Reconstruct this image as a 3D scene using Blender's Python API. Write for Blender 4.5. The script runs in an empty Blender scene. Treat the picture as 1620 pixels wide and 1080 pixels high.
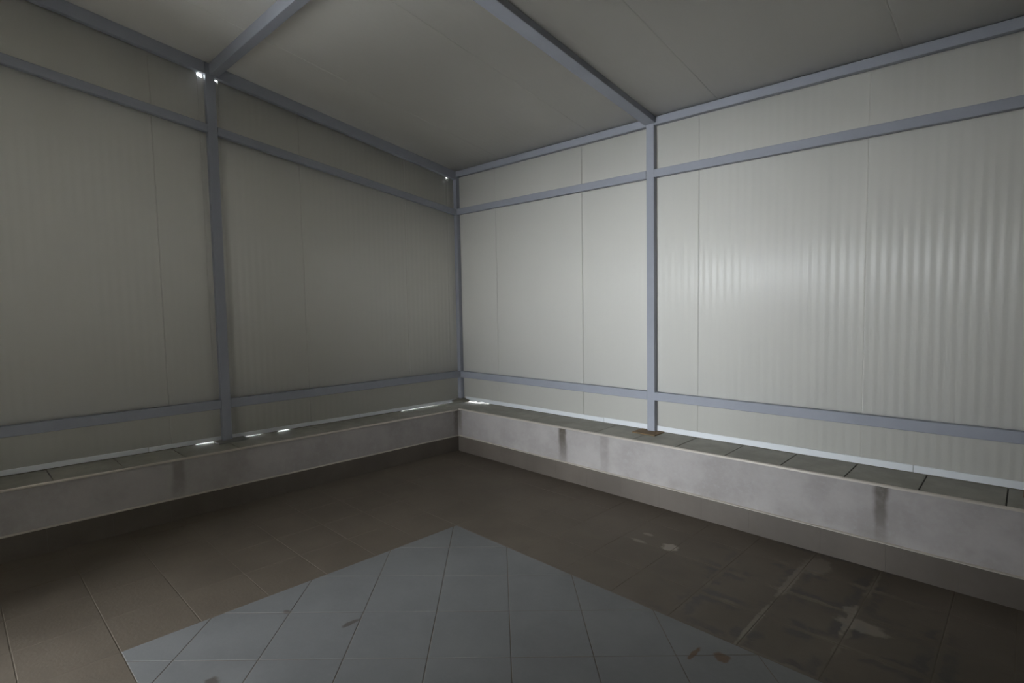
import bpy, bmesh, math, random
from mathutils import Vector, Matrix

random.seed(7)
S = bpy.context.scene
COL = S.collection
H = 1.405                      # camera height above the terrace floor

# ------------------------------------------------------------------ camera
cam_data = bpy.data.cameras.new('camera')
cam = bpy.data.objects.new('camera', cam_data)
COL.objects.link(cam)
right = Vector((0.7252695823790054, 0.6882343985824536, -0.017816999849335154))
down = Vector((0.03432266337016253, -0.06199253732251568, -0.9974862806552754))
fwd = Vector((-0.6876088914891673, 0.7228349313115441, -0.06858333923682769))
m = Matrix((right, -down, -fwd)).transposed().to_4x4()
m.translation = Vector((0, 0, H))
cam.matrix_world = m
cam_data.sensor_width = 36.0
cam_data.lens = 865.2336 / 1620 * 36.0
cam_data.clip_start = 0.02
S.camera = cam

# ------------------------------------------------------------------ daylight
DOOR = (-3.02, -2.05, 2.80)     # doorway behind the camera: x from, x to, height
FRONT_Y = -0.95
PASS = (-4.20, -1.60, -3.2, 3.4)   # added light-blocking passage outside the doorway: x from, x to, far end y, height
MOUTH = (-3.75, -2.0, 3.0)       # its open end towards the sky: x from, x to, height
world = bpy.data.worlds.new('overcast_sky')
S.world = world
world.use_nodes = True
wn = world.node_tree.nodes
bg = wn['Background']
bg.inputs[0].default_value = (0.88, 0.935, 1.0, 1)
bg.inputs[1].default_value = 1.0
portal_data = bpy.data.lights.new('passage_portal', 'AREA')
portal_data.shape = 'RECTANGLE'
portal_data.size = MOUTH[1] - MOUTH[0]
portal_data.size_y = MOUTH[2] + 0.3
portal_data.cycles.is_portal = True
portal = bpy.data.objects.new('passage_portal', portal_data)
COL.objects.link(portal)
portal.location = ((MOUTH[0] + MOUTH[1]) / 2, PASS[2] - 0.1, MOUTH[2] / 2 - 0.15)
portal.rotation_euler = (math.radians(90), 0, 0)   # its -Z looks along +y, into the passage
S.view_settings.view_transform = 'Standard'
S.view_settings.look = 'None'
S.view_settings.gamma = 1.0
S.view_settings.use_curve_mapping = False
S.view_settings.exposure = 5.02
S.cycles.use_denoising = True
S.cycles.max_bounces = 14
S.cycles.diffuse_bounces = 10
S.cycles.glossy_bounces = 6
S.cycles.sample_clamp_indirect = 6.0

# ------------------------------------------------------------------ levels
D = 3.73                        # panel face of the wall at right, measured from the camera
XP = -4.29                      # panel face of the wall at left
XF, YF = -4.245, 3.685          # faces of the steel tubes
XE, YE = -3.975, 3.405          # inner faces of the low parapets
SIDE_X = 1.25
def zfloor(x, y): return H - 1.40 - 0.0165 * (x + 3.98) + 0.018 * (3.4 - y)
def zskirt_r(x): return H - 1.254 - 0.0152 * (x + 3.98)
def zskirt_l(y): return H - 1.257 + 0.0163 * (3.4 - y)
ZR = H - 0.988                  # ledge along the wall at right
def zledge_l(y): return H - 1.0 + 0.0168 * (3.405 - y)
def zceil(y): return H + 1.338 + 0.170 * (YF - y)

# ------------------------------------------------------------------ materials
def new_mat(name):
    mt = bpy.data.materials.new(name)
    mt.use_nodes = True
    nt = mt.node_tree
    for n in list(nt.nodes): nt.nodes.remove(n)
    out = nt.nodes.new('ShaderNodeOutputMaterial')
    b = nt.nodes.new('ShaderNodeBsdfPrincipled')
    nt.links.new(b.outputs[0], out.inputs[0])
    return mt, nt, b

class N:
    """small helper to chain shader nodes"""
    def __init__(self, nt):
        self.nt = nt
        g = nt.nodes.new('ShaderNodeNewGeometry')
        self.pos = g.outputs['Position']
    def _in(self, sock, v):
        if hasattr(v, 'node'): self.nt.links.new(v, sock)
        else: sock.default_value = v
    def math(self, op, a, b=0.0, c=0.0, clamp=False):
        n = self.nt.nodes.new('ShaderNodeMath'); n.operation = op; n.use_clamp = clamp
        self._in(n.inputs[0], a); self._in(n.inputs[1], b); self._in(n.inputs[2], c)
        return n.outputs[0]
    def xyz(self, v=None):
        n = self.nt.nodes.new('ShaderNodeSeparateXYZ'); self._in(n.inputs[0], v or self.pos)
        return n.outputs[0], n.outputs[1], n.outputs[2]
    def scale(self, sc, v=None):
        n = self.nt.nodes.new('ShaderNodeVectorMath'); n.operation = 'MULTIPLY'
        self._in(n.inputs[0], v or self.pos); n.inputs[1].default_value = sc
        return n.outputs[0]
    def noise(self, s, detail=3.0, rough=0.55, vec=None, dist=0.0):
        n = self.nt.nodes.new('ShaderNodeTexNoise')
        self._in(n.inputs['Vector'], vec or self.pos)
        n.inputs['Scale'].default_value = s; n.inputs['Detail'].default_value = detail
        n.inputs['Roughness'].default_value = rough; n.inputs['Distortion'].default_value = dist
        return n.outputs['Fac']
    def ramp(self, v, lo, hi, a=0.0, b=1.0):
        n = self.nt.nodes.new('ShaderNodeMapRange'); n.clamp = True; n.interpolation_type = 'SMOOTHSTEP'
        self._in(n.inputs['Value'], v)
        n.inputs['From Min'].default_value = lo; n.inputs['From Max'].default_value = hi
        n.inputs['To Min'].default_value = a; n.inputs['To Max'].default_value = b
        return n.outputs[0]
    def mix(self, f, a, b):
        n = self.nt.nodes.new('ShaderNodeMix'); n.data_type = 'RGBA'
        self._in(n.inputs['Factor'], f)
        for sock, v in ((n.inputs['A'], a), (n.inputs['B'], b)):
            if hasattr(v, 'node'): self.nt.links.new(v, sock)
            else: sock.default_value = (*v, 1)
        # colour sockets are the third pair on this node
        for i, v in ((6, a), (7, b)):
            if hasattr(v, 'node'): self.nt.links.new(v, n.inputs[i])
            else: n.inputs[i].default_value = (*v, 1)
        return n.outputs[2]
    def bump(self, b, h, strength=0.3, dist=0.01):
        n = self.nt.nodes.new('ShaderNodeBump')
        n.inputs['Strength'].default_value = strength; n.inputs['Distance'].default_value = dist
        self._in(n.inputs['Height'], h)
        self.nt.links.new(n.outputs[0], b.inputs['Normal'])
    def blob(self, x0, y0, rx, ry, wob=0.5, s=9.0):
        """soft elliptical mark on a horizontal surface, 1 inside, with a ragged edge"""
        x, y, z = self.xyz()
        dx = self.math('DIVIDE', self.math('SUBTRACT', x, x0), rx)
        dy = self.math('DIVIDE', self.math('SUBTRACT', y, y0), ry)
        d = self.math('SQRT', self.math('ADD', self.math('MULTIPLY', dx, dx), self.math('MULTIPLY', dy, dy)))
        d = self.math('ADD', d, self.math('MULTIPLY', self.math('SUBTRACT', self.noise(s), 0.5), wob * 4))
        return self.ramp(d, 0.7, 1.15, 1.0, 0.0)

def plain(name, col, rough=0.5, metal=0.0, vary=0.08, ns=6.0, bump=0.0):
    mt, nt, b = new_mat(name)
    k = N(nt)
    f = k.noise(ns, 4)
    b.inputs['Base Color'].default_value = (*col, 1)
    nt.links.new(k.mix(f, tuple(c * (1 - vary) for c in col), tuple(min(1, c * (1 + vary)) for c in col)), b.inputs['Base Color'])
    b.inputs['Roughness'].default_value = rough
    b.inputs['Metallic'].default_value = metal
    if bump: k.bump(b, k.noise(ns * 30, 2), bump, 0.004)
    return mt

# coated sheet of the sandwich panels
M_PANEL, nt, b = new_mat('off_white_coated_sheet')
k = N(nt)
f = k.noise(1.3, 3)
nt.links.new(k.mix(f, (0.71, 0.695, 0.64), (0.75, 0.735, 0.68)), b.inputs['Base Color'])
b.inputs['Roughness'].default_value = 0.41
b.inputs['Specular IOR Level'].default_value = 0.5
k.bump(b, k.noise(260, 2), 0.03, 0.002)

M_CEIL = plain('grey_white_roof_sheet', (0.72, 0.70, 0.655), 0.5, 0, 0.05, 1.5)
M_STEEL = plain('blue_grey_primer_paint', (0.34, 0.356, 0.402), 0.58, 0, 0.10, 5, 0.05)
M_STEEL.node_tree.nodes['Principled BSDF'].inputs['Specular IOR Level'].default_value = 0.3
M_FLASH = plain('white_channel_paint', (0.74, 0.76, 0.78), 0.4, 0, 0.04, 4)
M_TRIM = plain('pale_edge_profile', (0.62, 0.57, 0.50), 0.3, 0.35, 0.12, 9)
M_RUST = plain('rusty_base_plate', (0.20, 0.135, 0.07), 0.8, 0, 0.4, 22, 0.3)
M_PLATE = plain('dusty_grey_base_plate', (0.21, 0.205, 0.19), 0.7, 0, 0.2, 15, 0.2)
M_MORTAR = plain('grey_brown_mortar', (0.24, 0.225, 0.185), 0.95, 0, 0.3, 25, 0.6)
M_GROUT = plain('pale_brown_grout', (0.128, 0.106, 0.080), 0.95, 0, 0.25, 14, 0.4)
M_JOINT = plain('dark_coping_grout', (0.07, 0.065, 0.055), 0.95, 0, 0.25, 14)
M_OUT = plain('outdoor_paving', (0.45, 0.44, 0.42), 0.9, 0, 0.1, 2)

M_DULL = plain('dull_blocker_render', (0.28, 0.27, 0.25), 0.9, 0, 0.1, 2)  # for the added light-blocking passage, dark to limit its bounce

# coping tiles
M_COPE, nt, b = new_mat('dark_grey_coping_tile')
k = N(nt)
f = k.ramp(k.noise(5.0, 5, 0.65), 0.35, 0.7)
nt.links.new(k.mix(f, (0.31, 0.30, 0.255), (0.40, 0.385, 0.33)), b.inputs['Base Color'])
b.inputs['Roughness'].default_value = 0.7
k.bump(b, k.noise(90, 3), 0.15, 0.003)

# brown terrace tiles: damp marks, dried lime along joints
M_BROWN, nt, b = new_mat('brown_terrace_tile')
k = N(nt)
x, y, z = k.xyz()
base = k.mix(k.ramp(k.noise(2.2, 5, 0.6), 0.3, 0.7), (0.096, 0.078, 0.057), (0.126, 0.103, 0.077))
base = k.mix(k.ramp(k.noise(38, 3, 0.7), 0.35, 0.75, 0, 0.45), base, (0.115, 0.088, 0.062))
def joint_dist(v, o, p):
    w = k.math('FRACT', k.math('ADD', k.math('DIVIDE', k.math('SUBTRACT', v, o), p), 0.5))
    return k.math('MULTIPLY', k.math('ABSOLUTE', k.math('SUBTRACT', w, 0.5)), p)
jd = k.math('MINIMUM', joint_dist(x, -0.535, 0.3075), joint_dist(y, 2.203, 0.3045))
damp_zone = k.blob(-0.74, 2.72, 0.62, 0.85, 0.30, 2.2)
n1 = k.ramp(k.noise(5.2, 4, 0.6, dist=0.6), 0.44, 0.62)
wob = k.math('ADD', jd, k.math('MULTIPLY', k.math('SUBTRACT', k.noise(19, 3), 0.5), 0.05))
band = k.math('MULTIPLY', k.ramp(wob, 0.012, 0.026), k.ramp(wob, 0.045, 0.075, 1, 0))
damp = k.math('MULTIPLY', damp_zone, k.math('MULTIPLY', band, n1))
base = k.mix(k.math('MULTIPLY', damp, 0.85), base, (0.028, 0.023, 0.017))
halo = k.math('MULTIPLY', damp_zone, k.math('MULTIPLY', k.ramp(wob, 0.006, 0.020, 1, 0), k.ramp(k.noise(3.1, 3), 0.46, 0.66)))
base = k.mix(k.math('MULTIPLY', halo, 0.45), base, (0.21, 0.18, 0.14))
lime = k.blob(-1.481, 2.861, 0.045, 0.050, 0.30, 30)
for bx, by, rx, ry, am in ((-1.668, 2.815, 0.05, 0.02, .5), (-1.668, 2.936, 0.035, 0.02, .5), (-0.500, 2.720, 0.10, 0.055, .55),
                           (-0.565, 2.83, 0.03, 0.05, .5), (-0.80, 3.20, 0.07, 0.13, .30), (-0.85, 2.95, 0.022, 0.25, .35), (-0.85, 2.42, 0.014, 0.24, .4), (-0.55, 2.75, 0.014, 0.16, .5)):
    lime = k.math('MAXIMUM', lime, k.math('MULTIPLY', k.blob(bx, by, rx, ry, 0.35, 22), am))
base = k.mix(k.math('MULTIPLY', lime, 0.75), base, (0.36, 0.32, 0.265))
nt.links.new(base, b.inputs['Base Color'])
nt.links.new(k.math('SUBTRACT', 0.68, k.math('MULTIPLY', damp, 0.22)), b.inputs['Roughness'])
k.bump(b, k.noise(70, 4), 0.25, 0.003)

# grey inlay tiles with rusty scuffs
M_GREY, nt, b = new_mat('grey_inlay_tile')
k = N(nt)
base = k.mix(k.ramp(k.noise(2.6, 5, 0.6), 0.3, 0.7), (0.142, 0.144, 0.142), (0.172, 0.174, 0.171))
base = k.mix(k.ramp(k.noise(45, 3, 0.7), 0.4, 0.8, 0, 0.35), base, (0.18, 0.18, 0.18))
rust = None
for bx, by, rx, ry in ((-0.855, 2.085, 0.035, 0.030), (-0.955, 1.60, 0.09, 0.03), (-1.02, 1.50, 0.05, 0.025), (-0.945, 2.03, 0.012, 0.05), (-0.80, 1.88, 0.015, 0.03)):
    bl = k.blob(bx, by, rx, ry, 0.35, 26)
    rust = bl if rust is None else k.math('MAXIMUM', rust, bl)
base = k.mix(k.math('MULTIPLY', rust, 0.9), base, (0.110, 0.062, 0.026))
dark = None
for bx, by, rx, ry in ((-2.42, 1.02, 0.02, 0.015), (-2.13, 1.18, 0.014, 0.05), (-2.16, 0.62, 0.03, 0.03), (-1.28, 1.05, 0.03, 0.02)):
    bl = k.blob(bx, by, rx, ry, 0.3, 26)
    dark = bl if dark is None else k.math('MAXIMUM', dark, bl)
base = k.mix(k.math('MULTIPLY', dark, 0.75), base, (0.07, 0.055, 0.042))
nt.links.new(base, b.inputs['Base Color'])
b.inputs['Roughness'].default_value = 0.6
k.bump(b, k.noise(80, 3), 0.12, 0.002)

# painted render of the low parapets, with brown run-down streaks below the coping joints
M_RENDER, nt, b = new_mat('pale_painted_render')
k = N(nt)
x, y, z = k.xyz()
base = k.mix(k.ramp(k.noise(3.2, 5, 0.62), 0.32, 0.68), (0.325, 0.300, 0.285), (0.405, 0.378, 0.36))
base = k.mix(k.ramp(k.noise(34, 3, 0.7), 0.45, 0.8, 0, 0.5), base, (0.40, 0.385, 0.375))
strk = None
def streak(axis, c, w, top, length, amt):
    global strk
    wob = k.math('MULTIPLY', k.math('SUBTRACT', k.noise(7, 3), 0.5), 0.05)
    d = k.math('ABSOLUTE', k.math('ADD', k.math('SUBTRACT', axis, c), wob))
    s = k.math('MULTIPLY', k.ramp(d, w * 0.35, w, 1, 0), k.ramp(z, top - length, top, 0.12, 1.0))
    s = k.math('MULTIPLY', k.math('MULTIPLY', s, k.ramp(k.noise(16, 3), 0.2, 0.62, 0.45, 1.0)), amt)
    strk = s if strk is None else k.math('MAXIMUM', strk, s)
right_face = k.ramp(y, YE - 0.012, YE - 0.008)       # belongs to the parapet at right only
left_face = k.ramp(x, XE + 0.008, XE + 0.012, 1, 0)
streak(x, -2.70, 0.055, ZR - 0.02, 0.38, 0.95)
streak(x, -0.545, 0.045, ZR - 0.02, 0.42, 0.85)
streak(x, -2.30, 0.05, ZR - 0.12, 0.5, 0.30)
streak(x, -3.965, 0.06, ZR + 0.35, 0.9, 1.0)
s_right = strk
strk = None
streak(y, 1.02, 0.05, ZR - 0.02, 0.40, 0.45)
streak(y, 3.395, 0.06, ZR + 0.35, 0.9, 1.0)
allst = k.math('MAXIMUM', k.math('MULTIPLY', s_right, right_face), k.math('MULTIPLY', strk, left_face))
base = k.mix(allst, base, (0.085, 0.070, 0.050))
low = k.math('MULTIPLY', k.ramp(z, H - 1.27, H - 1.19, 1, 0), k.ramp(k.noise(6, 4), 0.4, 0.7))
base = k.mix(k.math('MULTIPLY', low, 0.35), base, (0.22, 0.20, 0.175))
nt.links.new(base, b.inputs['Base Color'])
b.inputs['Roughness'].default_value = 0.62
k.bump(b, k.noise(60, 4), 0.3, 0.004)

# skirting tiles
M_SKIRT, nt, b = new_mat('brown_skirting_tile')
k = N(nt)
x, y, z = k.xyz()
base = k.mix(k.ramp(k.noise(2.4, 5, 0.6), 0.3, 0.7), (0.098, 0.082, 0.066), (0.128, 0.108, 0.088))
base = k.mix(k.ramp(k.noise(9, 4, 0.6), 0.5, 0.75, 0, 0.4), base, (0.10, 0.082, 0.06))
nt.links.new(base, b.inputs['Base Color'])
b.inputs['Roughness'].default_value = 0.55
k.bump(b, k.noise(70, 3), 0.12, 0.002)

# ------------------------------------------------------------------ mesh helpers
def put(name, bm, mat, parent=None, smooth=False):
    me = bpy.data.meshes.new(name)
    bmesh.ops.recalc_face_normals(bm, faces=bm.faces)
    bm.to_mesh(me); bm.free()
    me.materials.append(mat)
    if smooth:
        for p in me.polygons: p.use_smooth = True
    o = bpy.data.objects.new(name, me)
    COL.objects.link(o)
    if parent is not None: o.parent = parent
    return o

def hexa(bm, a, b):
    """solid between the quads a and b (four corners each, same order)"""
    va = [bm.verts.new(p) for p in a]; vb = [bm.verts.new(p) for p in b]
    n = len(va)
    bm.faces.new(va); bm.faces.new(list(reversed(vb)))
    for i in range(n):
        bm.faces.new((va[i], vb[i], vb[(i + 1) % n], va[(i + 1) % n]))

def box(bm, x0, x1, y0, y1, z0, z1):
    hexa(bm, [(x0, y0, z0), (x1, y0, z0), (x1, y1, z0), (x0, y1, z0)], [(x0, y0, z1), (x1, y0, z1), (x1, y1, z1), (x0, y1, z1)])

def bev(bm, w, seg=2):
    bmesh.ops.bevel(bm, geom=[e for e in bm.edges], offset=w, segments=seg, profile=0.5, affect='EDGES')

def empty(name, loc=(0, 0, 0)):
    o = bpy.data.objects.new(name, None)
    COL.objects.link(o); o.location = loc
    return o

def tag(o, label=None, cat=None, kind=None):
    if label: o['label'] = label
    if cat: o['category'] = cat
    if kind: o['kind'] = kind
    return o

# ------------------------------------------------------------------ floor
bm = bmesh.new()
fx0, fx1, fy0, fy1 = XE - 0.01, SIDE_X + 0.05, FRONT_Y - 0.15, YE + 0.01
def fc(dz): return [(x, y, zfloor(x, y) + dz) for x, y in ((fx0, fy0), (fx1, fy0), (fx1, fy1), (fx0, fy1))]
hexa(bm, fc(-0.14), fc(-0.0003))
floor = tag(put('floor', bm, M_GROUT), 'sloping terrace floor of brown tiles around a grey diagonal inlay', 'floor', 'structure')

def clip(poly, a, b, c):
    """keep the side a*x + b*y <= c of a convex polygon"""
    out = []
    for i, p in enumerate(poly):
        q = poly[(i + 1) % len(poly)]
        dp = a * p[0] + b * p[1] - c; dq = a * q[0] + b * q[1] - c
        if dp <= 0: out.append(p)
        if (dp < 0 < dq) or (dq < 0 < dp):
            t = dp / (dp - dq)
            out.append((p[0] + t * (q[0] - p[0]), p[1] + t * (q[1] - p[1])))
    return out

def tile(name, poly, mat, dz=0.0):
    cx = sum(p[0] for p in poly) / len(poly); cy = sum(p[1] for p in poly) / len(poly)
    bm = bmesh.new()
    tx, ty = random.uniform(-.0012, .0012), random.uniform(-.0012, .0012)
    def z(p, h): return zfloor(p[0], p[1]) + h + tx * (p[0] - cx) + ty * (p[1] - cy)
    ins = []
    for p in poly:
        d = math.hypot(p[0] - cx, p[1] - cy) or 1
        s = max(0.0, 1 - 0.0015 / d)
        ins.append((cx + (p[0] - cx) * s, cy + (p[1] - cy) * s))
    v0 = [bm.verts.new((p[0], p[1], z(p, -0.006))) for p in poly]
    v1 = [bm.verts.new((p[0], p[1], z(p, dz))) for p in poly]
    v2 = [bm.verts.new((p[0], p[1], z(p, dz + 0.0006))) for p in ins]
    n = len(poly)
    for i in range(n):
        j = (i + 1) % n
        bm.faces.new((v0[i], v0[j], v1[j], v1[i])); bm.faces.new((v1[i], v1[j], v2[j], v2[i]))
    bm.faces.new(v2); bm.faces.new(list(reversed(v0)))
    return put(name, bm, mat, floor)

RX0, RX1, RY0, RY1 = -2.612, 0.0, 0.43, 2.203      # the grey inlay
xs = [-0.535 - 0.3075 * i for i in range(5)] + [-2.07, -2.34, RX0, -2.92, -3.225, -3.53, -3.835, XE]
xs = [-0.2275, 0.0, 0.31, 0.615, 0.92, SIDE_X] + xs
xs = sorted(xs)
ys = [YE, 3.118, 2.811, 2.506, RY1] + [RY1 - (RY1 - RY0) / 6 * i for i in range(1, 7)] + [RY0 - 0.305 * i for i in range(1, 5)]
ys = sorted(ys)
J = 0.0018
for x0, x1 in zip(xs, xs[1:]):
    for y0, y1 in zip(ys, ys[1:]):
        if x0 >= RX0 - 1e-6 and x1 <= RX1 + 1e-6 and y0 >= RY0 - 1e-6 and y1 <= RY1 + 1e-6: continue
        g = lambda: J + random.uniform(-.0006, .0008)
        tile('brown_tile', [(x0 + g(), y0 + g()), (x1 - g(), y0 + g()), (x1 - g(), y1 - g()), (x0 + g(), y1 - g())], M_BROWN, random.uniform(-.0001, .0003))
P = 0.3325
r2 = math.sqrt(2)
for iu in range(-16, 17):
    for iv in range(-16, 17):
        u0, v0 = 0.026 + P * iu, 2.757 + P * iv          # u = (x+y)/sqrt2, v = (y-x)/sqrt2
        q = [(u0 + J, v0 + J), (u0 + P - J, v0 + J), (u0 + P - J, v0 + P - J), (u0 + J, v0 + P - J)]
        poly = [((u - v) / r2, (u + v) / r2) for u, v in q]
        for a, b_, c in ((-1, 0, -RX0 - J), (1, 0, RX1 - J), (0, -1, -RY0 - J), (0, 1, RY1 - J)):
            poly = clip(poly, a, b_, c)
            if len(poly) < 3: break
        if len(poly) < 3: continue
        area = abs(sum(poly[i][0] * poly[(i + 1) % len(poly)][1] - poly[(i + 1) % len(poly)][0] * poly[i][1] for i in range(len(poly)))) / 2
        if area < 0.0006: continue
        tile('grey_tile', poly, M_GREY, random.uniform(-.0001, .0003))

# ------------------------------------------------------------------ parapets
OUT = 0.055                                    # how far the parapets run out past the panels
bm = bmesh.new()
box(bm, XE - 0.55, SIDE_X + 0.2, YE, D + OUT, H - 1.62, ZR - 0.016)
par_r = tag(put('parapet_wall_right', bm, M_RENDER), 'pale painted parapet under the brightest panels, brown streaks below its coping', 'wall', 'structure')
bm = bmesh.new()
def lq(y, top): return [(XP - OUT, y, H - 1.62), (XE, y, H - 1.62), (XE, y, top), (XP - OUT, y, top)]
hexa(bm, lq(FRONT_Y - 0.2, zledge_l(FRONT_Y - 0.2) - 0.016), lq(YE + 0.02, zledge_l(YE) - 0.016))
par_l = tag(put('parapet_wall_left', bm, M_RENDER), 'shaded painted parapet under the darker panels with the daylight slits', 'wall', 'structure')

# coping tiles
jx = [-1.724 + 0.3335 * i for i in range(-7, 10)]
jx = [XE] + [v for v in jx if XE + 0.08 < v < SIDE_X] + [SIDE_X]
for x0, x1 in zip(jx, jx[1:]):
    bm = bmesh.new(); dz = random.uniform(-.001, .001)
    box(bm, x0 + .003, x1 - .003, YE - 0.004, D + OUT, ZR - 0.015, ZR + dz); bev(bm, 0.0015, 1)
    put('coping_tile', bm, M_COPE, par_r)
bm = bmesh.new()
box(bm, XE, SIDE_X, YE + 0.002, D + OUT, ZR - 0.016, ZR - 0.004)
put('coping_grout', bm, M_JOINT, par_r)
jy = [3.405 - 0.3335 * i for i in range(0, 14)]
for y1, y0 in zip(jy, jy[1:]):
    bm = bmesh.new(); dz = random.uniform(-.001, .001)
    def cq(y): 
        zt = zledge_l(y) + dz
        return [(XP - OUT, y, zt - .015), (XE + 0.006, y, zt - .015), (XE + 0.006, y, zt), (XP - OUT, y, zt)]
    hexa(bm, cq(y0 + .002), cq(y1 - .002)); bev(bm, 0.0015, 1)
    put('coping_tile', bm, M_COPE, par_l)
bm = bmesh.new()
box(bm, XP - OUT, XE + 0.004, 3.407, D + OUT, ZR - 0.03, zledge_l(3.405))
bev(bm, 0.0015, 1)
put('coping_tile', bm, M_COPE, par_l)
# pale metal profile at the edge of the coping
bm = bmesh.new()
hexa(bm, [(XE + 0.02, YE - 0.010, ZR - 0.014), (XE + 0.02, YE - 0.003, ZR - 0.014), (XE + 0.02, YE - 0.003, ZR + 0.001), (XE + 0.02, YE - 0.010, ZR - 0.004)],
     [(SIDE_X, YE - 0.010, ZR - 0.014), (SIDE_X, YE - 0.003, ZR - 0.014), (SIDE_X, YE - 0.003, ZR + 0.001), (SIDE_X, YE - 0.010, ZR - 0.004)])
tag(put('edge_profile', bm, M_TRIM, par_r), 'thin pale edge profile along the coping')
bm = bmesh.new()
def eq(y):
    z = zledge_l(y)
    return [(XE + .010, y, z - .013), (XE + .0065, y, z - .013), (XE + .0065, y, z + .0005), (XE + .010, y, z - .004)]
hexa(bm, eq(FRONT_Y), eq(YE - 0.012))
tag(put('edge_profile', bm, M_TRIM, par_l), 'thin dull edge profile along the coping')

# skirting
def skirting(name, pts, zt, nrm, label):
    """pts: joints along the wall; a tile between each pair, all children of the grout strip behind them"""
    bm = bmesh.new()
    (xa, ya), (xb, yb) = pts[0], pts[-1]
    nx, ny = nrm
    def sec(x, y, t, top): return [(x, y, zfloor(x, y) - .02), (x + nx * t, y + ny * t, zfloor(x, y) - .02), (x + nx * t, y + ny * t, top), (x, y, top)]
    hexa(bm, sec(xa, ya, .006, zt(xa, ya) - .002), sec(xb, yb, .006, zt(xb, yb) - .002))
    base = tag(put(name, bm, M_SKIRT), label, 'skirting', 'structure')
    for (x0, y0), (x1, y1) in zip(pts, pts[1:]):
        L = math.hypot(x1 - x0, y1 - y0); ux, uy = (x1 - x0) / L * .0003, (y1 - y0) / L * .0003
        bm = bmesh.new()
        hexa(bm, sec(x0 + ux, y0 + uy, .012, zt(x0, y0)), sec(x1 - ux, y1 - uy, .012, zt(x1, y1)))
        put('skirting_tile', bm, M_SKIRT, base)
    bm = bmesh.new()
    def cap(x, y):
        z = zt(x, y)
        return [(x + nx * .001, y + ny * .001, z - .001), (x + nx * .014, y + ny * .014, z - .001), (x + nx * .014, y + ny * .014, z + .003), (x + nx * .001, y + ny * .001, z + .007)]
    hexa(bm, cap(xa, ya), cap(xb, yb))
    tag(put('edge_profile', bm, M_TRIM, base), 'thin pale edge profile along the skirting')
    return base
skirting('baseboard_right', [(x, YE) for x in [XE + 0.014, -3.69, -3.38, -3.07, -2.76, -2.455, -2.15, -1.84, -1.535, -1.23, -0.83, -0.52, -0.215, .09, .395, .70, 1.0, SIDE_X]],
         lambda x, y: zskirt_r(x), (0, -1), 'brown tile skirting below the brightly lit pale parapet')
skirting('baseboard_left', [(XE, y) for y in [YE - 0.001] + [3.1 - .305 * i for i in range(13)] + [FRONT_Y]],
         lambda x, y: zskirt_l(y), (1, 0), 'dark brown tile skirting below the shaded parapet')

# ------------------------------------------------------------------ sandwich panels
PITCH, THICK = 0.05, 0.030
def rib(t, AMP):
    """profile depth of the fine ribbing at distance t along the sheet"""
    return -AMP * (0.5 - 0.5 * math.cos(2 * math.pi * t / PITCH))

def panel(name, parent, a, b, frame, zlo, zhi, mat, tilt=0.0, warp=0.0, holes=(), rows=1, amp=0.0008, dent=None):
    """ribbed sheet with a flat back. a..b: span along the wall; frame(t, depth, z) -> point;
    zlo/zhi: functions of t; tilt, warp: slight lie of the sheet; holes: (t0, t1, drop) bites out of the top edge"""
    bm = bmesh.new()
    g = 0.0005
    n = int(round((b - a) / PITCH * 8))
    ts = [a + g + (b - a - 2 * g) * i / n for i in range(n + 1)]
    for h0, h1, dr in holes: ts += [h0, h0 + 1e-4, h1 - 1e-4, h1]
    ts = sorted(ts)
    mid = (a + b) / 2
    cols = []
    for i, t in enumerate(ts):
        d = rib(t - a, amp) + tilt * (t - mid) + warp * math.sin(math.pi * (t - a) / (b - a) * 2)
        if dent:                                   # a soft fold in the sheet: centre, half width, depth
            w = min(1.0, max(0.0, (t - dent[0]) / dent[1] * .5 + .5)); d -= dent[2] * w * w * (3 - 2 * w)
        edge = min(t - a, b - t)
        if edge < 0.003: d -= (0.003 - edge) * 0.4
        top = zhi(t)
        for h0, h1, dr in holes:
            if h0 + 5e-5 < t < h1 - 5e-5: top -= dr
        zs = [zlo(t) + (top - zlo(t)) * r / rows for r in range(rows + 1)]
        tb = a - .0008 if i == 0 else (b + .0008 if i == len(ts) - 1 else t)      # the backs of neighbours meet, the faces leave a groove
        cols.append(([bm.verts.new(frame(t, d, z)) for z in zs], bm.verts.new(frame(tb, -THICK, zs[0])), bm.verts.new(frame(tb, -THICK, zs[-1]))))
    for c0, c1 in zip(cols, cols[1:]):
        for r in range(rows):
            f = bm.faces.new((c0[0][r], c1[0][r], c1[0][r + 1], c0[0][r + 1])); f.smooth = True
        bm.faces.new((c0[1], c0[2], c1[2], c1[1]))
        bm.faces.new((c0[0][0], c0[1], c1[1], c1[0][0])); bm.faces.new((c0[0][-1], c1[0][-1], c1[2], c0[2]))
    for c in (cols[0], cols[-1]):
        bm.faces.new([c[1]] + c[0] + [c[2]])
    return put(name, bm, mat, parent)

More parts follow.
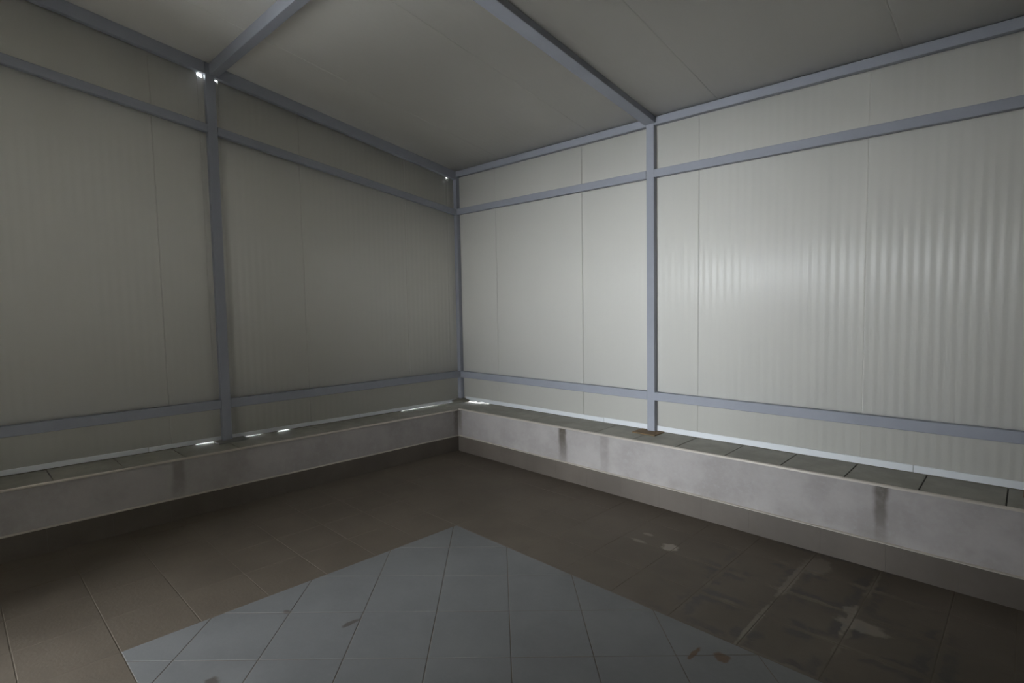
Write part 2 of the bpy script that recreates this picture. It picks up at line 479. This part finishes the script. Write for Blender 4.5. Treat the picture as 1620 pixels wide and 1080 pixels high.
GAP = 0.0085
R_ZLO = lambda t: ZR + GAP
CEIL_R = lambda t: zceil(D) + 0.004
wall_r = empty('wall_right', (-1.5, D, ZR))
tag(wall_r, 'off-white ribbed panel wall with the daylight sheen, two panel seams showing', 'wall', 'structure')
wall_l = empty('wall_left', (XP, 1.5, ZR))
tag(wall_l, 'darker off-white ribbed panel wall between corner post and slits of daylight', 'wall', 'structure')
bpy.context.view_layer.update()
def child(o, p):
    o.parent = p; o.matrix_parent_inverse = p.matrix_world.inverted(); return o
fr_r = lambda t, d, z: (t, D - d, z)
seams_r = [XP - 0.04, -3.735, -2.725, -1.716, -0.709, 0.295, SIDE_X + 0.05]
TILT_R = [0, 0.001, 0.006, -0.006, -0.002, 0.0, 0]
AMP_R = [.0007, .0008, .0012, .0022, .0025, .0022]
WARP_R = [0, 0.0005, -0.0005, 0.0015, -0.001, 0.001, 0]
for i, (a, b_) in enumerate(zip(seams_r, seams_r[1:])):
    child(panel('panel', None, a, b_, fr_r, R_ZLO, CEIL_R, M_PANEL, TILT_R[i], WARP_R[i], amp=AMP_R[i], dent=(-0.885, 0.055, 0.004) if i == 3 else None), wall_r)
fr_l = lambda t, d, z: (XP + d, t, z)
L_ZLO = lambda t: zledge_l(t) + GAP
L_ZHI = lambda t: zceil(t) - 0.002
seams_l = [FRONT_Y - 0.1, 0.07, 1.070, 2.08, 3.09, D + 0.002]
TILT_L = [0, 0.0008, -0.0008, 0.0006, 0]
HOLES = {2: [(1.363, 1.394, 0.099), (1.477, 1.495, 0.0875)], 4: [(3.594, 3.612, 0.088)]}
for i, (a, b_) in enumerate(zip(seams_l, seams_l[1:])):
    child(panel('panel', None, a, b_, fr_l, L_ZLO, L_ZHI, M_PANEL, TILT_L[i], 0.0004, HOLES.get(i, ())), wall_l)

# white channel the panels stand in, and the mortar that packs it, left open in places
def channel(wall, a, b_, frame, zl, tip):
    bm = bmesh.new()
    def sec(t):
        z = zl(t) + GAP
        return [frame(t, .0075, z - .002), frame(t, .0075, z + tip), frame(t, .0055, z + tip + .003), frame(t, -THICK - .004, z + tip), frame(t, -THICK - .004, z - .002)]
    hexa(bm, sec(a), sec(b_))
    child(tag(put('bottom_channel', bm, M_FLASH), 'white metal channel along the foot of the panels'), wall)
channel(wall_r, XP + .07, -2.52, fr_r, lambda t: ZR, .031)
channel(wall_r, -2.517, -0.455, fr_r, lambda t: ZR, .034)
channel(wall_r, -0.452, SIDE_X, fr_r, lambda t: ZR, .034)
channel(wall_l, FRONT_Y, 0.93, fr_l, zledge_l, .027)
channel(wall_l, 0.934, 2.53, fr_l, zledge_l, .025)
channel(wall_l, 2.533, D - .07, fr_l, zledge_l, .024)

def mortar(wall, a, b_, frame, zl, depth0=-.002):
    bm = bmesh.new()
    n = max(2, int((b_ - a) / .04))
    prev = None
    for i in range(n + 1):
        t = a + (b_ - a) * i / n
        z = zl(t); e = random.uniform(0, .006)
        taper = 1.0 if 0 < i < n else 0.35
        v = [bm.verts.new(frame(t, d, zz)) for d, zz in ((depth0 + e, z - .003), (depth0 - .004, z + (GAP - .003) * taper), (-THICK, z + (GAP - .003) * taper), (-THICK, z - .003))]
        if prev:
            for q in range(4): bm.faces.new((prev[q], v[q], v[(q + 1) % 4], prev[(q + 1) % 4]))
        else: bm.faces.new(v)
        prev = v
    bm.faces.new(list(reversed(prev)))
    child(put('mortar_bed', bm, M_MORTAR), wall)
open_l = [(1.225, 1.345), (1.535, 1.68), (1.815, 1.905), (2.985, 3.42), (3.53, 3.56)]
t = FRONT_Y
for a, b_ in open_l + [(D - .06, 0)]:
    mortar(wall_l, t, a, fr_l, zledge_l); t = b_
mortar(wall_r, XP + .06, -4.095, fr_r, lambda t: ZR)
mortar(wall_r, -4.070, -4.025, fr_r, lambda t: ZR)
mortar(wall_r, -3.88, SIDE_X, fr_r, lambda t: ZR)

# ------------------------------------------------------------------ roof
ceiling = empty('ceiling', (-1.5, 1.5, zceil(1.5)))
tag(ceiling, 'sloping grey-white ribbed roof panels resting on the steel frame', 'ceiling', 'structure')
bpy.context.view_layer.update()
Y_EAVE = D + THICK + 0.05
def fr_c(t, d, s): return (t, s, zceil(s) - d + 0.0)
seams_c = [XP - THICK - 0.05, -3.6, -2.585, -1.570, -0.555, 0.46, SIDE_X + 0.1]
for i, (a, b_) in enumerate(zip(seams_c, seams_c[1:])):
    child(panel('panel', None, a, b_, fr_c, lambda t: FRONT_Y - 0.15, lambda t: Y_EAVE, M_CEIL, (0, .0006, -.0006, .0004, -.0006, 0)[i], 0.0003), ceiling)

# ------------------------------------------------------------------ walls behind and beside the camera
bm = bmesh.new()
for x0, x1, z0 in ((XP, DOOR[0], -0.3), (DOOR[1], SIDE_X + .05, -0.3), (DOOR[0], DOOR[1], DOOR[2])):
    zt = zceil(FRONT_Y) + .01
    box(bm, x0, x1, FRONT_Y - .045, FRONT_Y, z0, zt)
wall_f = tag(put('wall_front', bm, M_PANEL), 'panel wall with the open doorway behind the viewpoint', 'wall', 'structure')
bm = bmesh.new()
hexa(bm, [(SIDE_X, FRONT_Y - .04, -.3), (SIDE_X + .045, FRONT_Y - .04, -.3), (SIDE_X + .045, FRONT_Y - .04, zceil(FRONT_Y)), (SIDE_X, FRONT_Y - .04, zceil(FRONT_Y))],
     [(SIDE_X, D + .04, -.3), (SIDE_X + .045, D + .04, -.3), (SIDE_X + .045, D + .04, zceil(D)), (SIDE_X, D + .04, zceil(D))])
wall_s = tag(put('wall_side', bm, M_PANEL), 'plain panel wall closing the room beside the viewpoint', 'wall', 'structure')
bm = bmesh.new()
box(bm, -40, 40, -40, 40, -0.75, -0.55)
tag(put('ground_outside', bm, M_OUT), 'pale paving outside the shed', 'ground', 'structure')
bm = bmesh.new()
box(bm, DOOR[0] - 3, DOOR[1] + 4, -9, FRONT_Y - .05, -.3, zfloor(-2.5, FRONT_Y) - .02)
tag(put('terrace_outside', bm, M_OUT), 'pale terrace paving outside the doorway', 'ground', 'structure')

# unseen walls added outside the doorway to block side light
for nm, x0, x1, lab in (('blocker_wall_near', PASS[1], PASS[1] + .2, 'unseen light-blocking wall added outside the doorway jamb beside the viewpoint'),
                        ('blocker_wall_far', PASS[0] - .2, PASS[0], 'unseen light-blocking wall added in line with the darker panel wall')):
    bm = bmesh.new(); box(bm, x0, x1, PASS[2], FRONT_Y - .046, -.3, PASS[3])
    tag(put(nm, bm, M_DULL), lab, 'wall', 'structure')
bm = bmesh.new(); box(bm, PASS[0] - .2, PASS[1] + .2, PASS[2], FRONT_Y - .046, PASS[3] + .001, PASS[3] + .2)  # added roof, lets daylight in only at a low angle
tag(put('blocker_roof', bm, M_DULL), 'unseen roof added outside the doorway to block high sky light', 'roof', 'structure')
bm = bmesh.new()  # added end wall, narrows the daylight to its opening
for x0, x1, z0 in ((PASS[0] - .2, MOUTH[0], -.3), (MOUTH[1], PASS[1] + .2, -.3), (MOUTH[0], MOUTH[1], MOUTH[2])):
    box(bm, x0, x1, PASS[2] - .2, PASS[2] - .001, z0, PASS[3] + .2)
tag(put('blocker_end_wall', bm, M_DULL), 'unseen end wall added to narrow the daylight to its open mouth', 'wall', 'structure')

# ------------------------------------------------------------------ welded steel frame
frame = empty('steel_frame', (XF, YF, ZR))
tag(frame, 'blue-grey welded steel tube frame of posts, rails and roof beams', 'frame', 'thing')
bpy.context.view_layer.update()
T = 0.044                                     # tube depth off the panels
def member(name, a, b_, label=None, mat=M_STEEL, w=0.0035):
    bm = bmesh.new(); hexa(bm, a, b_); bev(bm, w, 2)
    o = child(put(name, bm, mat), frame)
    if label: o['label'] = label
    return o
def post(x0, x1, y0, y1, z0, ztop, sx=0.0, sy=0.0):
    """upright tube; the top is cut to the roof slope; sx, sy: how far the foot stands off plumb"""
    c = [(x0, y0), (x1, y0), (x1, y1), (x0, y1)]
    member('post', [(x + sx, y + sy, z0) for x, y in c], [(x, y, ztop(y)) for x, y in c])
top_r = lambda y: zceil(y) - 0.001
EPS = 0.0008
# posts
post(XF - 0.058, XF, YF + .001, D - EPS, ZR + .012, top_r)
CORNER = XF
PRX = (-2.1065, -2.0445)
post(PRX[0], PRX[1], YF, D - EPS, ZR + .008, top_r, 0.008)
PLY = (1.402, 1.466)
post(XP + EPS, XF, PLY[0], PLY[1], zledge_l(1.43) + .008, top_r, 0, -0.012)
post(0.06, 0.12, YF, D - EPS, ZR + .008, top_r)
post(XP + EPS, XF, -0.70, -0.64, zledge_l(-.67) + .008, top_r)
# rails of the wall at right
def rail_x(x0, x1, z0, z1, y1=D - EPS):
    q = lambda x: [(x, YF, z0), (x, y1, z0), (x, y1, z1), (x, YF, z1)]
    member('rail', q(x0), q(x1))
for x0, x1 in ((XF + .0005, PRX[0] - .0005), (PRX[1] + .0005, 0.0595), (0.1205, SIDE_X - .002)):
    rail_x(x0, x1, H + 1.279, H + 1.3365)
    rail_x(x0, x1, H + .906, H + .964)
    lo = .008 if x1 < 0 else 0
    rail_x(x0 + (lo if x0 > -3 else 0), x1 + (lo if x1 < -1.5 else 0), H - .744, H - .681)
# rails of the wall at left
def rail_y(y0, y1, zb, zt):
    q = lambda y: [(XP + EPS, y, zb(y)), (XF, y, zb(y)), (XF, y, zt(y)), (XP + EPS, y, zt(y))]
    member('rail', q(y0), q(y1))
girt = lambda y: H + 0.966 + 0.1495 * (3.64 - y)
lowr = lambda y: H - 0.743 + 0.0085 * (3.68 - y)
for y0, y1 in ((FRONT_Y + .002, -0.7005), (-0.6395, PLY[0] - .0005), (PLY[1] + .0005, YF + .0005)):
    rail_y(y0, y1, lambda y: zceil(y) - .083, lambda y: zceil(y) - .001)
    rail_y(y0, y1, lambda y: girt(y) - .057, girt)
    o = -.011 if y1 == PLY[0] - .0005 else 0
    o2 = -.011 if y0 == PLY[1] + .0005 else 0
    rail_y(y0 + o2, y1 + o, lowr, lambda y: lowr(y) + .065)
# roof beams
BD = 0.066
BY = (1.428, 1.490)
def beam(a, b_): member('beam', a, b_)
def q(y):                                     # flat tube, a little askew to the walls
    xl = -2.118 - .026 * (YF - y); xr = -2.028 - .019 * (YF - y); h = .046
    return [(xl, y, zceil(y) - h), (xr, y, zceil(y) - h), (xr, y, zceil(y) - .001), (xl, y, zceil(y) - .001)]
beam(q(YF - .0005), q(BY[1] + .001))
beam(q(BY[0] - .001), q(FRONT_Y + .002))
def qx(x):
    ya, yb = BY
    return [(x, ya, zceil(yb) - BD - .004), (x, yb, zceil(yb) - BD - .004), (x, yb, zceil(yb) - .001), (x, ya, zceil(ya) - .001)]
beam(qx(XF + .0005), qx(SIDE_X - .002))
# base plates
def plate(x0, x1, y0, y1, z, mat, label, h=.008):
    bm = bmesh.new(); box(bm, x0, x1, y0, y1, z, z + h); bev(bm, .002, 1)
    o = child(put('base_plate', bm, mat), frame); o['label'] = label
plate(-2.165, -1.975, 3.575, D - .006, ZR + .0005, M_RUST, 'rusty square base plate')
plate(XP + .005, XF + .075, 1.335, 1.545, zledge_l(1.43) + .001, M_PLATE, 'dusty grey base plate', .010)
plate(0.0, 0.18, 3.60, D - .006, ZR + .0005, M_RUST, 'rusty square base plate')
plate(XP + .005, XF + .06, -0.76, -0.58, zledge_l(-.67) + .001, M_PLATE, 'dusty grey base plate')
# mortar heaped around the foot of the corner post
bm = bmesh.new()
bmesh.ops.create_icosphere(bm, subdivisions=3, radius=1)
for v in bm.verts:
    n = 1 + .25 * math.sin(7 * v.co.x + 3 * v.co.y) * math.cos(5 * v.co.y - 2 * v.co.z) + random.uniform(-.06, .06)
    v.co = Vector((v.co.x * .10 * n, v.co.y * .10 * n, max(-.2, v.co.z) * .022 * n))
for v in bm.verts: v.co += Vector((XF + .005, YF - .005, ZR + .004))
tag(put('mortar_heap', bm, M_MORTAR, par_r, True), 'lumpy grey-brown mortar heaped around a post foot')
